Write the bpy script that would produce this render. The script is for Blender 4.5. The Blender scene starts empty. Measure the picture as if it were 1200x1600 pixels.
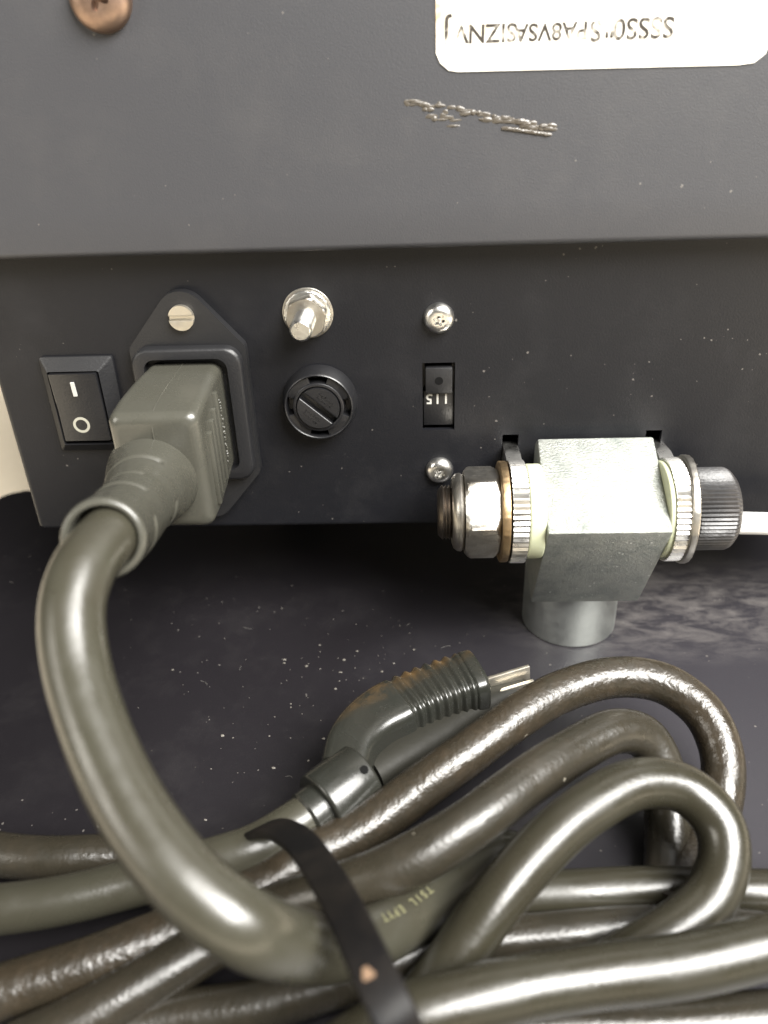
import bpy, bmesh, math, random
from mathutils import Vector, Matrix, noise

# ------------------------------------------------------------------ camera, world, lamps
S = 0.001                                   # everything below is written in millimetres
scn = bpy.context.scene
col = scn.collection
RX = Vector((0.9990761, 0.02757958, -0.03295932))
UPV = Vector((0.01475804, 0.50011314, 0.86583431))
FWD = Vector((-0.04036274, 0.86552078, -0.49924406))
cam_d = bpy.data.cameras.new('camera')
cam = bpy.data.objects.new('camera', cam_d); col.objects.link(cam)
M = Matrix((RX, UPV, -FWD)).transposed().to_4x4()
M.translation = Vector((0, -155, 122)) * S
cam.matrix_world = M
cam_d.sensor_fit = 'VERTICAL'; cam_d.sensor_height = 36; cam_d.sensor_width = 27
cam_d.lens = 1256 / 1600 * 36
cam_d.clip_start = 0.005; cam_d.clip_end = 60
cam_d.dof.use_dof = True; cam_d.dof.focus_distance = 0.158; cam_d.dof.aperture_fstop = 14
scn.camera = cam
scn.view_settings.view_transform = 'Standard'; scn.view_settings.look = 'None'
scn.view_settings.exposure = 0.0; scn.view_settings.gamma = 1
w = bpy.data.worlds.new('World'); scn.world = w; w.use_nodes = True
w.node_tree.nodes['Background'].inputs[0].default_value = (0.82, 0.78, 0.72, 1)
w.node_tree.nodes['Background'].inputs[1].default_value = 0.035

def lamp(name, loc, target, size, size_y, power, color):
    d = bpy.data.lights.new(name, 'AREA'); d.shape = 'RECTANGLE'; d.size = size; d.size_y = size_y
    d.energy = power; d.color = color
    o = bpy.data.objects.new(name, d); col.objects.link(o)
    o.location = loc
    o.rotation_euler = (Vector(target) - Vector(loc)).to_track_quat('-Z', 'Y').to_euler()
    return o
lamp('window_light', (0.52, -0.50, 0.84), (0.02, -0.02, 0.04), 0.80, 0.60, 68, (1.0, 0.98, 0.94))
lamp('side_fill_light', (-0.95, -0.60, 0.55), (-0.03, -0.03, 0.05), 0.4, 0.6, 7.5, (1.0, 0.95, 0.86))  # weak left fill, added for metal reflections and the left cable
lamp('overhead_fill_light', (0.22, -0.12, 1.3), (0, 0, 0.05), 0.6, 0.6, 2.5, (1.0, 0.96, 0.9))  # fill added overhead to lengthen the cable highlights, no known lamp

# PATHS-BEGIN
PATHS = {
    'main': [(-41.98, -59.22, 65.11), (-42.52, -63.79, 65.23), (-43.1, -69.7, 65.05), (-43.3, -74.69, 62.42), (-41.51, -80.96, 57.41), (-37.1, -88.4, 52.18), (-31.21, -95.41, 47.56), (-24.74, -100.71, 43.86), (-19.06, -102.7, 39.95), (-15.57, -100.44, 33.56), (-12.52, -95.3, 24.2), (-7.46, -89.42, 17.0), (-1.88, -82.95, 12.0), (4.03, -75.75, 9.0), (8.97, -69.83, 7.0), (13.38, -67.51, 6.0), (16.21, -68.09, 5.0), (15.54, -70.69, 4.0)],
    'A': [(-64.45, -94.15, 8.0), (-59.9, -92.09, 8.0), (-47.78, -87.2, 8.0), (-35.02, -81.15, 8.0), (-25.8, -76.99, 9.0), (-18.27, -72.02, 10.0), (-10.29, -67.1, 11.0), (-1.86, -61.25, 13.0), (7.0, -55.88, 16.0), (16.4, -49.29, 18.0), (26.42, -42.74, 19.0), (36.45, -39.38, 19.0), (45.73, -40.44, 18.0), (52.1, -44.84, 15.0), (53.95, -51.05, 11.0), (52.52, -56.82, 7.0), (48.53, -63.02, 4.0), (43.49, -69.17, 4.0), (38.03, -75.97, 4.0)],
    'B': [(-55.82, -98.44, 6.0), (-47.28, -94.56, 7.0), (-36.89, -88.98, 8.0), (-28.49, -83.78, 9.0), (-20.11, -80.77, 11.0), (-11.26, -80.24, 15.0), (-0.82, -77.89, 19.0), (7.88, -73.52, 21.0), (17.54, -65.24, 21.0), (25.95, -58.0, 20.0), (34.02, -53.0, 19.0), (39.77, -52.03, 16.0), (42.43, -54.88, 12.0), (42.44, -60.22, 7.0), (40.84, -66.78, 4.0), (38.12, -73.78, 4.0)],
    'C': [(-3.66, -96.45, 8.0), (2.49, -91.42, 12.0), (8.93, -85.49, 17.0), (16.71, -78.7, 21.0), (25.02, -72.48, 23.0), (33.65, -68.04, 23.0), (41.11, -67.42, 21.0), (45.31, -71.06, 18.0), (45.31, -75.53, 15.0), (42.2, -79.77, 12.0), (36.86, -83.34, 11.0), (30.84, -86.11, 10.0), (25.19, -88.28, 8.0), (19.87, -89.32, 5.0), (14.39, -90.07, 4.0)],
    'D': [(-10.01, -77.45, 5.0), (4.07, -75.52, 5.0), (14.26, -74.36, 5.0), (24.44, -73.76, 5.0), (34.58, -73.37, 5.0), (44.57, -73.44, 5.0), (64.34, -73.57, 5.0)],
    'E': [(-51.41, -97.41, 4.0), (-37.3, -93.47, 4.0), (-24.01, -91.15, 4.0), (-13.13, -88.44, 5.0), (-3.89, -85.06, 5.0), (3.76, -83.04, 5.0), (13.42, -81.98, 5.0), (23.13, -81.1, 5.0), (33.16, -79.69, 4.0), (42.81, -79.63, 4.0), (61.05, -81.52, 4.0)],
    'F': [(-14.24, -105.51, 14.0), (-8.09, -102.47, 16.0), (-0.98, -100.22, 18.0), (9.54, -97.25, 18.0), (21.39, -94.39, 17.0), (33.33, -92.62, 17.0), (45.71, -90.29, 17.0), (56.6, -88.26, 17.0)],
    'G': [(-8.94, -97.73, 4.0), (12.11, -94.4, 4.0), (29.8, -93.37, 4.0), (47.56, -92.35, 4.0), (58.2, -91.81, 4.0)],
    'I': [(-80.8, -66.75, 6.0), (-71.25, -68.11, 6.0), (-62.34, -68.33, 6.0), (-54.18, -67.19, 5.0), (-46.87, -66.42, 4.0), (-36.52, -68.25, 4.0), (-27.43, -70.63, 4.0)],
    'J': [(-72.0, -81.65, 10.0), (-64.54, -80.55, 10.0), (-52.39, -78.35, 10.0), (-42.21, -75.32, 10.0), (-33.45, -72.81, 11.0), (-26.49, -70.84, 12.0), (-21.32, -66.91, 12.0), (-17.91, -64.1, 12.0)],
    'tie': [(-25.69, -68.7, 3.0), (-28.02, -68.25, 7.0), (-27.0, -69.57, 13.0), (-22.86, -72.99, 19.0), (-17.57, -79.71, 25.0), (-11.8, -91.06, 32.0), (-8.15, -99.83, 37.0), (-5.1, -107.04, 39.5), (-2.58, -111.26, 38.0), (-0.6, -111.32, 27.0)],
    'barrel': [(-17.91, -64.1, 12.0), (-16.91, -63.32, 12.0), (-10.12, -56.78, 12.5)],
    'grip': [(-13.05, -56.9, 12.0), (-11.92, -51.03, 12.5), (-8.4, -45.7, 13.0), (-1.85, -40.9, 13.5), (5.59, -37.11, 14.0), (12.83, -34.45, 14.5)],
    'base': [(-9.48, -52.9, 8.0), (-0.74, -46.16, 8.0), (9.32, -38.56, 8.0), (18.58, -33.64, 8.0), (21.87, -31.82, 8.0)],
    'prong': [(11.9, -35.71, 13.0), (22.08, -32.49, 14.0)],
    'neck': [(-48.51, -23.0, 54.58), (-47.49, -30.0, 55.87), (-45.94, -41.0, 58.4), (-44.45, -52.0, 61.37), (-42.43, -63.53, 65.68)],
    'residue': [(-0.14, -5.0, 114.09), (-0.16, -5.0, 112.66), (1.97, -5.0, 112.3), (5.18, -5.0, 112.97), (5.19, -5.0, 111.04), (8.38, -5.0, 112.68), (11.07, -5.0, 111.64), (13.74, -5.0, 111.26), (15.41, -5.0, 109.76), (18.11, -5.0, 109.18), (20.83, -5.0, 108.61), (23.53, -5.0, 108.23)],
}
# PATHS-END

# ------------------------------------------------------------------ materials
def nt(name):
    m = bpy.data.materials.new(name); m.use_nodes = True
    t = m.node_tree; b = t.nodes['Principled BSDF']
    return m, t, b
def N(t, kind, **kw):
    n = t.nodes.new(kind)
    for k, v in kw.items():
        if k in n.inputs.keys(): n.inputs[k].default_value = v
        else: setattr(n, k, v)
    return n
def L(t, a, b): t.links.new(a, b)
def mixc(t, fac, a, b):
    n = t.nodes.new('ShaderNodeMix'); n.data_type = 'RGBA'
    for s_, v in ((0, fac), (6, a), (7, b)):
        if hasattr(v, 'is_linked'): L(t, v, n.inputs[s_])
        else: n.inputs[s_].default_value = v if s_ == 0 else (*v, 1)
    return n.outputs[2]
def math_(t, op, a, b=0.0, clamp=False):
    n = t.nodes.new('ShaderNodeMath'); n.operation = op; n.use_clamp = clamp
    for i, v in enumerate((a, b)):
        if hasattr(v, 'is_linked'): L(t, v, n.inputs[i])
        else: n.inputs[i].default_value = v
    return n.outputs[0]
def coords(t):
    g = t.nodes.new('ShaderNodeNewGeometry'); return g.outputs['Position']
def noise_(t, scale, detail=4, rough=.55, co=None, dist=0):
    n = N(t, 'ShaderNodeTexNoise', Scale=scale, Detail=detail, Roughness=rough, Distortion=dist)
    L(t, co or coords(t), n.inputs['Vector']); return n.outputs['Fac']
def ramp(t, v, lo, hi):
    n = t.nodes.new('ShaderNodeMapRange'); L(t, v, n.inputs[0])
    n.inputs[1].default_value = lo; n.inputs[2].default_value = hi; return n.outputs[0]
def specks(t, scale, size, keep):
    v = N(t, 'ShaderNodeTexVoronoi', Scale=scale, Randomness=1.0)
    wv = N(t, 'ShaderNodeTexNoise', Scale=scale * 2.2, Detail=2); L(t, coords(t), wv.inputs['Vector'])
    ad = t.nodes.new('ShaderNodeVectorMath'); ad.operation = 'MULTIPLY_ADD'; L(t, wv.outputs['Color'], ad.inputs[0]); ad.inputs[1].default_value = (.35 / scale,) * 3; L(t, coords(t), ad.inputs[2]); L(t, ad.outputs[0], v.inputs['Vector'])
    sp = t.nodes.new('ShaderNodeSeparateColor'); L(t, v.outputs['Color'], sp.inputs[0])
    r = math_(t, 'MULTIPLY', math_(t, 'POWER', sp.outputs[0], 3.0), size)
    inside = math_(t, 'LESS_THAN', v.outputs['Distance'], r)
    cl = ramp(t, noise_(t, 42, 3, .6), .42, .66)
    pick = math_(t, 'LESS_THAN', sp.outputs[1], math_(t, 'MULTIPLY', cl, keep))
    return math_(t, 'MULTIPLY', inside, pick)
def bump(t, b, h, strength, dist):
    n = N(t, 'ShaderNodeBump', Strength=strength, Distance=dist); L(t, h, n.inputs['Height'])
    L(t, n.outputs[0], b.inputs['Normal']); return n

def powder(name, c, rough, dust=(0.10, 0.095, 0.09), smudge=0.35, keep=0.35, grain=.6, spec=.5, mask=None, speck_size=.16, gs=2400, painted_sheen=None):
    m, t, b = nt(name)
    f = math_(t, 'MULTIPLY', ramp(t, noise_(t, 55, 6, .68), .50, .80), smudge)
    f2 = math_(t, 'MULTIPLY', ramp(t, noise_(t, 380, 4, .7), .56, .78), smudge * .7)
    fm = math_(t, 'ADD', f, math_(t, 'MULTIPLY', f2, ramp(t, noise_(t, 22, 2), .42, .6)), True)
    a = mixc(t, fm, c, dust)
    if painted_sheen:
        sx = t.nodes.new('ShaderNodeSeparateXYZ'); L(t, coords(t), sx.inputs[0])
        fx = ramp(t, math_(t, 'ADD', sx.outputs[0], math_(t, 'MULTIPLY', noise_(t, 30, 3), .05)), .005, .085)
        a = mixc(t, fx, a, painted_sheen)  # window sheen painted into the colour, lighter towards the right
    if mask is not None: a = mixc(t, mask(t), a, (0.13, 0.12, 0.115))
    sp = math_(t, 'ADD', specks(t, 700, speck_size * 1.15, keep * 1.2), specks(t, 230, .085, keep), True)
    a = mixc(t, math_(t, 'MULTIPLY', sp, .55), a, (0.14, 0.13, 0.118))
    L(t, a, b.inputs['Base Color'])
    L(t, math_(t, 'ADD', math_(t, 'MULTIPLY', fm, .25), rough, True), b.inputs['Roughness'])
    b.inputs['Specular IOR Level'].default_value = spec
    h = math_(t, 'ADD', noise_(t, gs, 2, .5), math_(t, 'MULTIPLY', sp, .8))
    bump(t, b, h, grain, 0.00012)
    return m

def plate_mask(t):
    # dried white residue wiped around the foot of the pivot post
    g = t.nodes.new('ShaderNodeVectorMath'); g.operation = 'DISTANCE'
    sc = t.nodes.new('ShaderNodeVectorMath'); sc.operation = 'MULTIPLY'; L(t, coords(t), sc.inputs[0]); sc.inputs[1].default_value = (0.62, 1.35, 0)
    L(t, sc.outputs[0], g.inputs[0]); g.inputs[1].default_value = (0.62 * .062, 1.35 * .010, 0)
    near = math_(t, 'SUBTRACT', 1.0, ramp(t, g.outputs['Value'], .012, .034))
    mp = t.nodes.new('ShaderNodeMapping'); L(t, coords(t), mp.inputs[0]); mp.inputs['Rotation'].default_value = (0, 0, .5); mp.inputs['Scale'].default_value = (110, 260, 200)
    n1 = ramp(t, noise_(t, 1, 9, .72, co=mp.outputs[0], dist=.4), .42, .66)
    return math_(t, 'MULTIPLY', math_(t, 'MULTIPLY', near, n1), .75)

def rubber(name, c, rough=.38, grime=(0.05, 0.04, 0.03), amount=.3, mott=0.0, spec=.5, speck=.25, bumpy=.15):
    m, t, b = nt(name)
    f = math_(t, 'MULTIPLY', ramp(t, noise_(t, 90, 5, .6), .42, .72), amount)
    a = mixc(t, f, c, grime)
    if mott: a = mixc(t, math_(t, 'MULTIPLY', ramp(t, noise_(t, 420, 5, .7), .45, .68), mott), a, (c[0] * 1.7, c[1] * 1.55, c[2] * 1.5))
    sp = specks(t, 260, .10, speck)
    a = mixc(t, math_(t, 'MULTIPLY', sp, .6), a, (0.36, 0.33, 0.26))
    L(t, a, b.inputs['Base Color'])
    L(t, math_(t, 'ADD', math_(t, 'MULTIPLY', math_(t, 'ADD', noise_(t, 300, 4), ramp(t, noise_(t, 75, 4, .6), .45, .75)), .14), rough - .08), b.inputs['Roughness'])
    b.inputs['Specular IOR Level'].default_value = spec
    h = math_(t, 'ADD', math_(t, 'MULTIPLY', noise_(t, 800 if mott > .3 else 1300, 3, .55), 1 + 2.6 * mott), math_(t, 'ADD', math_(t, 'MULTIPLY', noise_(t, 330, 3), 1.2 - .9 * mott), math_(t, 'MULTIPLY', sp, .6)))
    bump(t, b, h, min(1, bumpy + mott * .22), 0.00018)
    return m

def metal(name, c, rough=.35, stain=(0.25, 0.2, 0.14), amount=.3, brushed=None, painted_glints=0, metallic=1.0, bs=.35, bd=.0001):
    m, t, b = nt(name)
    f = math_(t, 'MULTIPLY', ramp(t, noise_(t, 240, 5, .65), .45, .75), amount)
    a = mixc(t, f, c, stain)
    if painted_glints: a = mixc(t, specks(t, 1500, .35, painted_glints), a, (0.75, 0.75, 0.72))  # brighter specks paint sparkle into the metal colour
    L(t, a, b.inputs['Base Color']); b.inputs['Metallic'].default_value = metallic
    L(t, math_(t, 'ADD', math_(t, 'MULTIPLY', noise_(t, 500, 4), .25), rough - .1), b.inputs['Roughness'])
    if brushed:
        mp = t.nodes.new('ShaderNodeMapping'); L(t, coords(t), mp.inputs[0]); mp.inputs['Scale'].default_value = brushed
        h = noise_(t, 1, 5, .7, co=mp.outputs[0])
    else:
        h = noise_(t, 1500, 4, .6)
    bump(t, b, h, bs, bd)
    return m
def plain(name, c, rough=.5, spec=.5, grain=0.0, gscale=1800):
    m, t, b = nt(name)
    n = noise_(t, 350, 4)
    L(t, mixc(t, math_(t, 'MULTIPLY', n, .35), c, tuple(x * .7 for x in c)), b.inputs['Base Color'])
    b.inputs['Roughness'].default_value = rough; b.inputs['Specular IOR Level'].default_value = spec
    if grain: bump(t, b, noise_(t, gscale, 3), grain, 0.0001)
    return m

MAT = {}
MAT['panel'] = powder('black_powder_coat', (0.0042, 0.0044, 0.0060), .48, smudge=.34, keep=.24, grain=.32, dust=(0.022, 0.021, 0.022), spec=.32)
MAT['cover'] = powder('cover_powder_coat', (0.0275, 0.0280, 0.0320), .50, smudge=.22, keep=.22, grain=.28, gs=3300, dust=(0.048, 0.045, 0.043), spec=.55)
MAT['plate'] = powder('base_plate_coat', (0.0088, 0.0078, 0.0092), .36, smudge=.16, keep=.6, grain=.25, dust=(0.046, 0.043, 0.042), mask=plate_mask, speck_size=.17, spec=.5, painted_sheen=(0.024, 0.0225, 0.0265))
MAT['inside'] = plain('dark_interior', (0.004, 0.004, 0.004), .9, .1)
MAT['black'] = plain('black_plastic', (0.009, 0.009, 0.010), .34, .5, .35)
MAT['black_matt'] = plain('black_moulded_plastic', (0.009, 0.009, 0.010), .46, .45, .5)
MAT['knob'] = rubber('dusty_black_plastic', (0.016, 0.016, 0.017), .40, amount=.6, mott=.2, grime=(0.045, 0.038, 0.034), bumpy=.25)
MAT['print'] = plain('white_print', (0.42, 0.41, 0.38), .6, .3)
MAT['ring_print'] = plain('cream_print', (0.30, 0.29, 0.24), .6, .3)
MAT['plug'] = rubber('grey_pvc', (0.046, 0.0450, 0.0365), .28, amount=.25, speck=.12, bumpy=.12, grime=(0.041, 0.039, 0.030))
MAT['lit_cable'] = rubber('lit_olive_pvc', (0.0315, 0.0300, 0.0215), .29, amount=.35, speck=.12, bumpy=.16, grime=(0.022, 0.018, 0.012))  # same cord jacket in a paler tone, side light painted in
MAT['cable'] = rubber('olive_grey_pvc', (0.0205, 0.0187, 0.0122), .28, amount=.35, speck=.16, bumpy=.16, grime=(0.022, 0.018, 0.012))
MAT['dirty'] = rubber('grimy_pvc', (0.0200, 0.0165, 0.0112), .28, amount=.6, mott=.55, speck=.7, bumpy=.3, grime=(0.024, 0.017, 0.010))
MAT['mid'] = rubber('worn_pvc', (0.0180, 0.0158, 0.0110), .27, amount=.45, mott=.28, speck=.3, bumpy=.18, grime=(0.030, 0.025, 0.018))
MAT['mains'] = rubber('dark_grey_pvc', (0.014, 0.0145, 0.012), .24, amount=.3, speck=.15, bumpy=.12, grime=(0.017, 0.014, 0.010))
MAT['mains_body'] = rubber('dull_grey_pvc', (0.012, 0.0115, 0.0085), .55, amount=.3, speck=.15, bumpy=.2, grime=(0.016, 0.014, 0.01), spec=.2)
MAT['tie'] = rubber('black_nylon', (0.004, 0.004, 0.0045), .45, spec=.10, amount=.2, speck=.22, bumpy=.15)
MAT['zinc'] = metal('zinc_plate', (0.44, 0.42, 0.38), .34, amount=.6)
MAT['steel'] = metal('bright_steel', (0.72, 0.71, 0.68), .28, amount=.15)
MAT['block'] = metal('sawn_steel', (0.34, 0.35, 0.325), .40, (0.13, 0.16, 0.15), .6, brushed=(1500, 3200, 3200), painted_glints=.45, bs=1.0, bd=.0003)
MAT['block'].node_tree.nodes['Principled BSDF'].inputs['Metallic'].default_value = .85
MAT['galv'] = metal('galvanised_tube', (0.55, 0.57, 0.54), .42, (0.38, 0.40, 0.38), .35)
MAT['brass'] = metal('brassy_washer', (0.42, 0.30, 0.17), .38, (0.16, 0.12, 0.08), .7)
MAT['dull'] = metal('dark_oiled_steel', (0.16, 0.14, 0.12), .36, (0.09, 0.06, 0.04), .6)
MAT['rust'] = metal('coppery_screw', (0.30, 0.21, 0.16), .42, (0.13, 0.08, 0.06), .6)
MAT['nickel'] = metal('nickel_screw', (0.62, 0.58, 0.50), .42, amount=.2)
MAT['nylon'] = plain('pale_green_nylon', (0.46, 0.48, 0.33), .45, .4)
MAT['nylon'].node_tree.nodes['Principled BSDF'].inputs['Subsurface Weight'].default_value = .25
MAT['nylon'].node_tree.nodes['Principled BSDF'].inputs['Subsurface Radius'].default_value = (.003, .003, .002)
MAT['white'] = plain('white_plastic', (0.82, 0.81, 0.78), .5, .4)
MAT['sticker'] = plain('white_sticker', (0.66, 0.64, 0.59), .55, .3)
MAT['ink'] = plain('faded_ink', (0.035, 0.03, 0.025), .7, .2)
MAT['glue'] = rubber('old_glue', (0.060, 0.052, 0.042), .30, amount=.4, speck=0, bumpy=.4)
MAT['amber'] = plain('amber_stain', (0.16, 0.10, 0.06), .6)
MAT['cream'] = plain('cream_table', (0.93, 0.82, 0.64), .6, .3, .2, 300)
MAT['yellow_print'] = plain('yellow_cable_print', (0.13, 0.125, 0.07), .6, .3)

# stains on the mains plug grip: rusty wear of its own on the upper side
def stain_sticker():
    m = MAT['sticker']; t = m.node_tree; b = t.nodes['Principled BSDF']; src = b.inputs['Base Color'].links[0].from_socket
    sx = t.nodes.new('ShaderNodeSeparateXYZ'); L(t, coords(t), sx.inputs[0])
    edge = math_(t, 'SUBTRACT', 1.0, ramp(t, sx.outputs[0], .0045, .0085)); up = ramp(t, sx.outputs[2], .1205, .1235)
    far = math_(t, 'MULTIPLY', ramp(t, noise_(t, 260, 4), .58, .70), math_(t, 'SUBTRACT', 1.0, ramp(t, sx.outputs[0], .016, .026)))
    k = math_(t, 'MULTIPLY', math_(t, 'MULTIPLY', math_(t, 'ADD', math_(t, 'MULTIPLY', edge, ramp(t, noise_(t, 330, 4), .38, .6)), math_(t, 'MULTIPLY', far, .6), True), up), .8)
    L(t, mixc(t, k, src, (0.34, 0.22, 0.08)), b.inputs['Base Color'])
stain_sticker()
def worn_ink():
    m = MAT['ink']; t = m.node_tree; b = t.nodes['Principled BSDF']; src = b.inputs['Base Color'].links[0].from_socket
    L(t, mixc(t, math_(t, 'MULTIPLY', ramp(t, noise_(t, 420, 4, .7), .50, .68), .75), src, (0.66, 0.62, 0.54)), b.inputs['Base Color'])
worn_ink()
def stain_plug():
    m = MAT['mains'].copy(); m.name = 'stained_grey_pvc'; t = m.node_tree; b = t.nodes['Principled BSDF']
    src = b.inputs['Base Color'].links[0].from_socket
    sep = t.nodes.new('ShaderNodeSeparateXYZ'); L(t, coords(t), sep.inputs[0])
    d = math_(t, 'SUBTRACT', sep.outputs[1], math_(t, 'MULTIPLY', sep.outputs[0], .62))
    side = ramp(t, d, -.0405, -.0365)
    n = ramp(t, noise_(t, 230, 5, .65), .36, .66)
    a = mixc(t, math_(t, 'MULTIPLY', math_(t, 'MULTIPLY', side, n), .85), src, (0.075, 0.045, 0.018))
    L(t, a, b.inputs['Base Color']); return m
MAT['mains_stained'] = stain_plug()

# ------------------------------------------------------------------ mesh helpers (mm)
ORG = {}
def tag(o, label=None, cat=None, group=None, kind=None):
    if label: o['label'] = label
    if cat: o['category'] = cat
    if group: o['group'] = group
    if kind: o['kind'] = kind
    return o
def thing(name, label, cat, base, group=None):
    o = bpy.data.objects.new(name, None); col.objects.link(o)
    o.location = Vector(base) * S; o.empty_display_size = .01; ORG[o.name] = Vector(base)
    return tag(o, label, cat, group)
def obj(name, bm, mat, parent=None, label=None, sharp=35, origin=None):
    off = ORG[parent.name] if parent else Vector((0, 0, 0))
    for v in bm.verts: v.co = (v.co - off) * S
    me = bpy.data.meshes.new(name); bmesh.ops.recalc_face_normals(bm, faces=bm.faces); bm.to_mesh(me); bm.free()
    for p in me.polygons: p.use_smooth = True
    me.set_sharp_from_angle(angle=math.radians(sharp))
    o = bpy.data.objects.new(name, me); col.objects.link(o)
    for m in (mat if isinstance(mat, (list, tuple)) else (mat,)): me.materials.append(MAT[m])
    if parent: o.parent = parent; ORG[o.name] = off
    if label: o['label'] = label
    return o
def copy_part(o, parent, delta):
    c = o.copy(); col.objects.link(c); c.parent = parent; c.location = o.location + Vector(delta) * S
    ORG[c.name] = ORG[o.name]
    for ch in o.children:
        d = ch.copy(); col.objects.link(d); d.parent = c
    return c
def ring_loft(bm, rings, cap0=True, cap1=True):
    vs = [[bm.verts.new(p) for p in r] for r in rings]
    n = len(rings[0])
    for a, b in zip(vs, vs[1:]):
        for i in range(n): bm.faces.new((a[i], a[(i + 1) % n], b[(i + 1) % n], b[i]))
    if cap0: bm.faces.new(vs[0][::-1])
    if cap1: bm.faces.new(vs[-1])
    return vs
def frame(d):
    d = Vector(d).normalized(); r = Vector((0, 0, 1)) if abs(d.z) < .9 else Vector((1, 0, 0))
    u = d.cross(r).normalized(); v = u.cross(d).normalized(); return d, u, v
def lathe(bm, base, axis, prof, n=64, rf=None, cap0=True, cap1=True):
    """prof = [(distance along axis, radius)]; rf(angle, index) scales the radius"""
    d, u, v = frame(axis); base = Vector(base)
    rings = []
    for k, (h, r) in enumerate(prof):
        rings.append([base + d * h + (u * math.cos(a) + v * math.sin(a)) * (r * (rf(a, k) if rf else 1)) for a in (2 * math.pi * i / n for i in range(n))])
    ring_loft(bm, rings, cap0, cap1); return bm
def rp(h0, h1, r, e=.3, k=3):
    """profile of a disc with rounded rims"""
    p = [(h0, r - e)] + [(h0 + e - e * math.cos(i * math.pi / 2 / k), r - e + e * math.sin(i * math.pi / 2 / k)) for i in range(1, k + 1)]
    p += [(h1 - e + e * math.sin(i * math.pi / 2 / k), r - e + e * math.cos(i * math.pi / 2 / k)) for i in range(0, k + 1)]
    return p
def box(bm, x0, x1, y0, y1, z0, z1, bev=0, seg=2, mat=None):
    r = bmesh.ops.create_cube(bm, size=1)
    for v in r['verts']:
        v.co = Vector(((x0 + x1) / 2 + v.co.x * (x1 - x0), (y0 + y1) / 2 + v.co.y * (y1 - y0), (z0 + z1) / 2 + v.co.z * (z1 - z0)))
    if bev:
        es = list({e for v in r['verts'] for e in v.link_edges})
        bmesh.ops.bevel(bm, geom=es, offset=bev, segments=seg, affect='EDGES', profile=.5)
    return bm
def prism(bm, poly, a0, a1, plane='xz', bev=0, seg=2, all_edges=False):
    """extrude a polygon; plane xz extrudes along y, yz along x"""
    def P(p, a):
        return Vector((p[0], a, p[1])) if plane == 'xz' else (Vector((a, p[0], p[1])) if plane == 'yz' else Vector((p[0], p[1], a)))
    A = [bm.verts.new(P(p, a0)) for p in poly]; B = [bm.verts.new(P(p, a1)) for p in poly]
    n = len(poly); fs = [bm.faces.new(A[::-1]), bm.faces.new(B)]
    for i in range(n): bm.faces.new((A[i], A[(i + 1) % n], B[(i + 1) % n], B[i]))
    if bev:
        es = [e for f in fs for e in f.edges]
        if all_edges: es = list({e for v in A + B for e in v.link_edges})
        bmesh.ops.bevel(bm, geom=list(set(es)), offset=bev, segments=seg, affect='EDGES', profile=.5)
    return bm
def rrect(cx, cz, w, h, r, n=6):
    out = []
    for qx, qz, a0 in ((1, 1, 0), (-1, 1, 90), (-1, -1, 180), (1, -1, 270)):
        for i in range(n + 1):
            a = math.radians(a0 + 90 * i / n)
            out.append((cx + qx * (w / 2 - r) + r * math.cos(a), cz + qz * (h / 2 - r) + r * math.sin(a)))
    return out
def spline(pts, step=1.0):
    P = [Vector(p) for p in pts]; P = [P[0] * 2 - P[1]] + P + [P[-1] * 2 - P[-2]]; out = []
    for i in range(1, len(P) - 2):
        a, b, c, d = P[i - 1:i + 3]
        t0 = 0; t1 = (b - a).length ** .5; t2 = t1 + (c - b).length ** .5; t3 = t2 + (d - c).length ** .5
        n = max(2, int((c - b).length / step))
        for k in range(n):
            t = t1 + (t2 - t1) * k / n
            A1 = a * ((t1 - t) / (t1 - t0)) + b * ((t - t0) / (t1 - t0)); A2 = b * ((t2 - t) / (t2 - t1)) + c * ((t - t1) / (t2 - t1)); A3 = c * ((t3 - t) / (t3 - t2)) + d * ((t - t2) / (t3 - t2))
            B1 = A1 * ((t2 - t) / (t2 - t0)) + A2 * ((t - t0) / (t2 - t0)); B2 = A2 * ((t3 - t) / (t3 - t1)) + A3 * ((t - t1) / (t3 - t1))
            out.append(B1 * ((t2 - t) / (t2 - t1)) + B2 * ((t - t1) / (t2 - t1)))
    out.append(P[-2])
    for _ in range(2):
        out = [out[0]] + [(out[i - 1] + out[i] * 2 + out[i + 1]) / 4 for i in range(1, len(out) - 1)] + [out[-1]]
    return out
def frames(path, up=(0, 0, 1)):
    fr = []; u = None
    for i, p in enumerate(path):
        d = (path[min(i + 1, len(path) - 1)] - path[max(i - 1, 0)]).normalized()
        if u is None: u = d.cross(Vector(up)).normalized()
        u = (u - d * u.dot(d)).normalized(); v = u.cross(d).normalized()
        fr.append((p, d, u, v))
    return fr
def tube(bm, path, r, n=32, seed=0, wob=.02, rad=None):
    rings = []
    for i, (p, d, u, v) in enumerate(frames(path)):
        rr = rad(i / (len(path) - 1)) if rad else r
        ring = []
        for j in range(n):
            a = 2 * math.pi * j / n; q = u * math.cos(a) + v * math.sin(a)
            k = 1 + wob * noise.noise(Vector((p.x + seed * 31, p.y, p.z)) * .11 + q * .6)
            ring.append(p + q * rr * k)
        rings.append(ring)
    ring_loft(bm, rings); return bm
def blob(bm, c, rx, ry, rz, seed):
    r = bmesh.ops.create_icosphere(bm, subdivisions=2, radius=1)
    for v in r['verts']:
        k = 1 + .35 * noise.noise(v.co * 1.4 + Vector((seed, 0, 0)))
        v.co = Vector((c[0] + v.co.x * rx * k, c[1] + v.co.y * ry * k, c[2] + v.co.z * rz * k))

# ------------------------------------------------------------------ setting
bm = bmesh.new(); box(bm, -900, 900, -500, 900, -46, -16)
tag(obj('table_top', bm, 'cream'), kind='structure')

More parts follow.
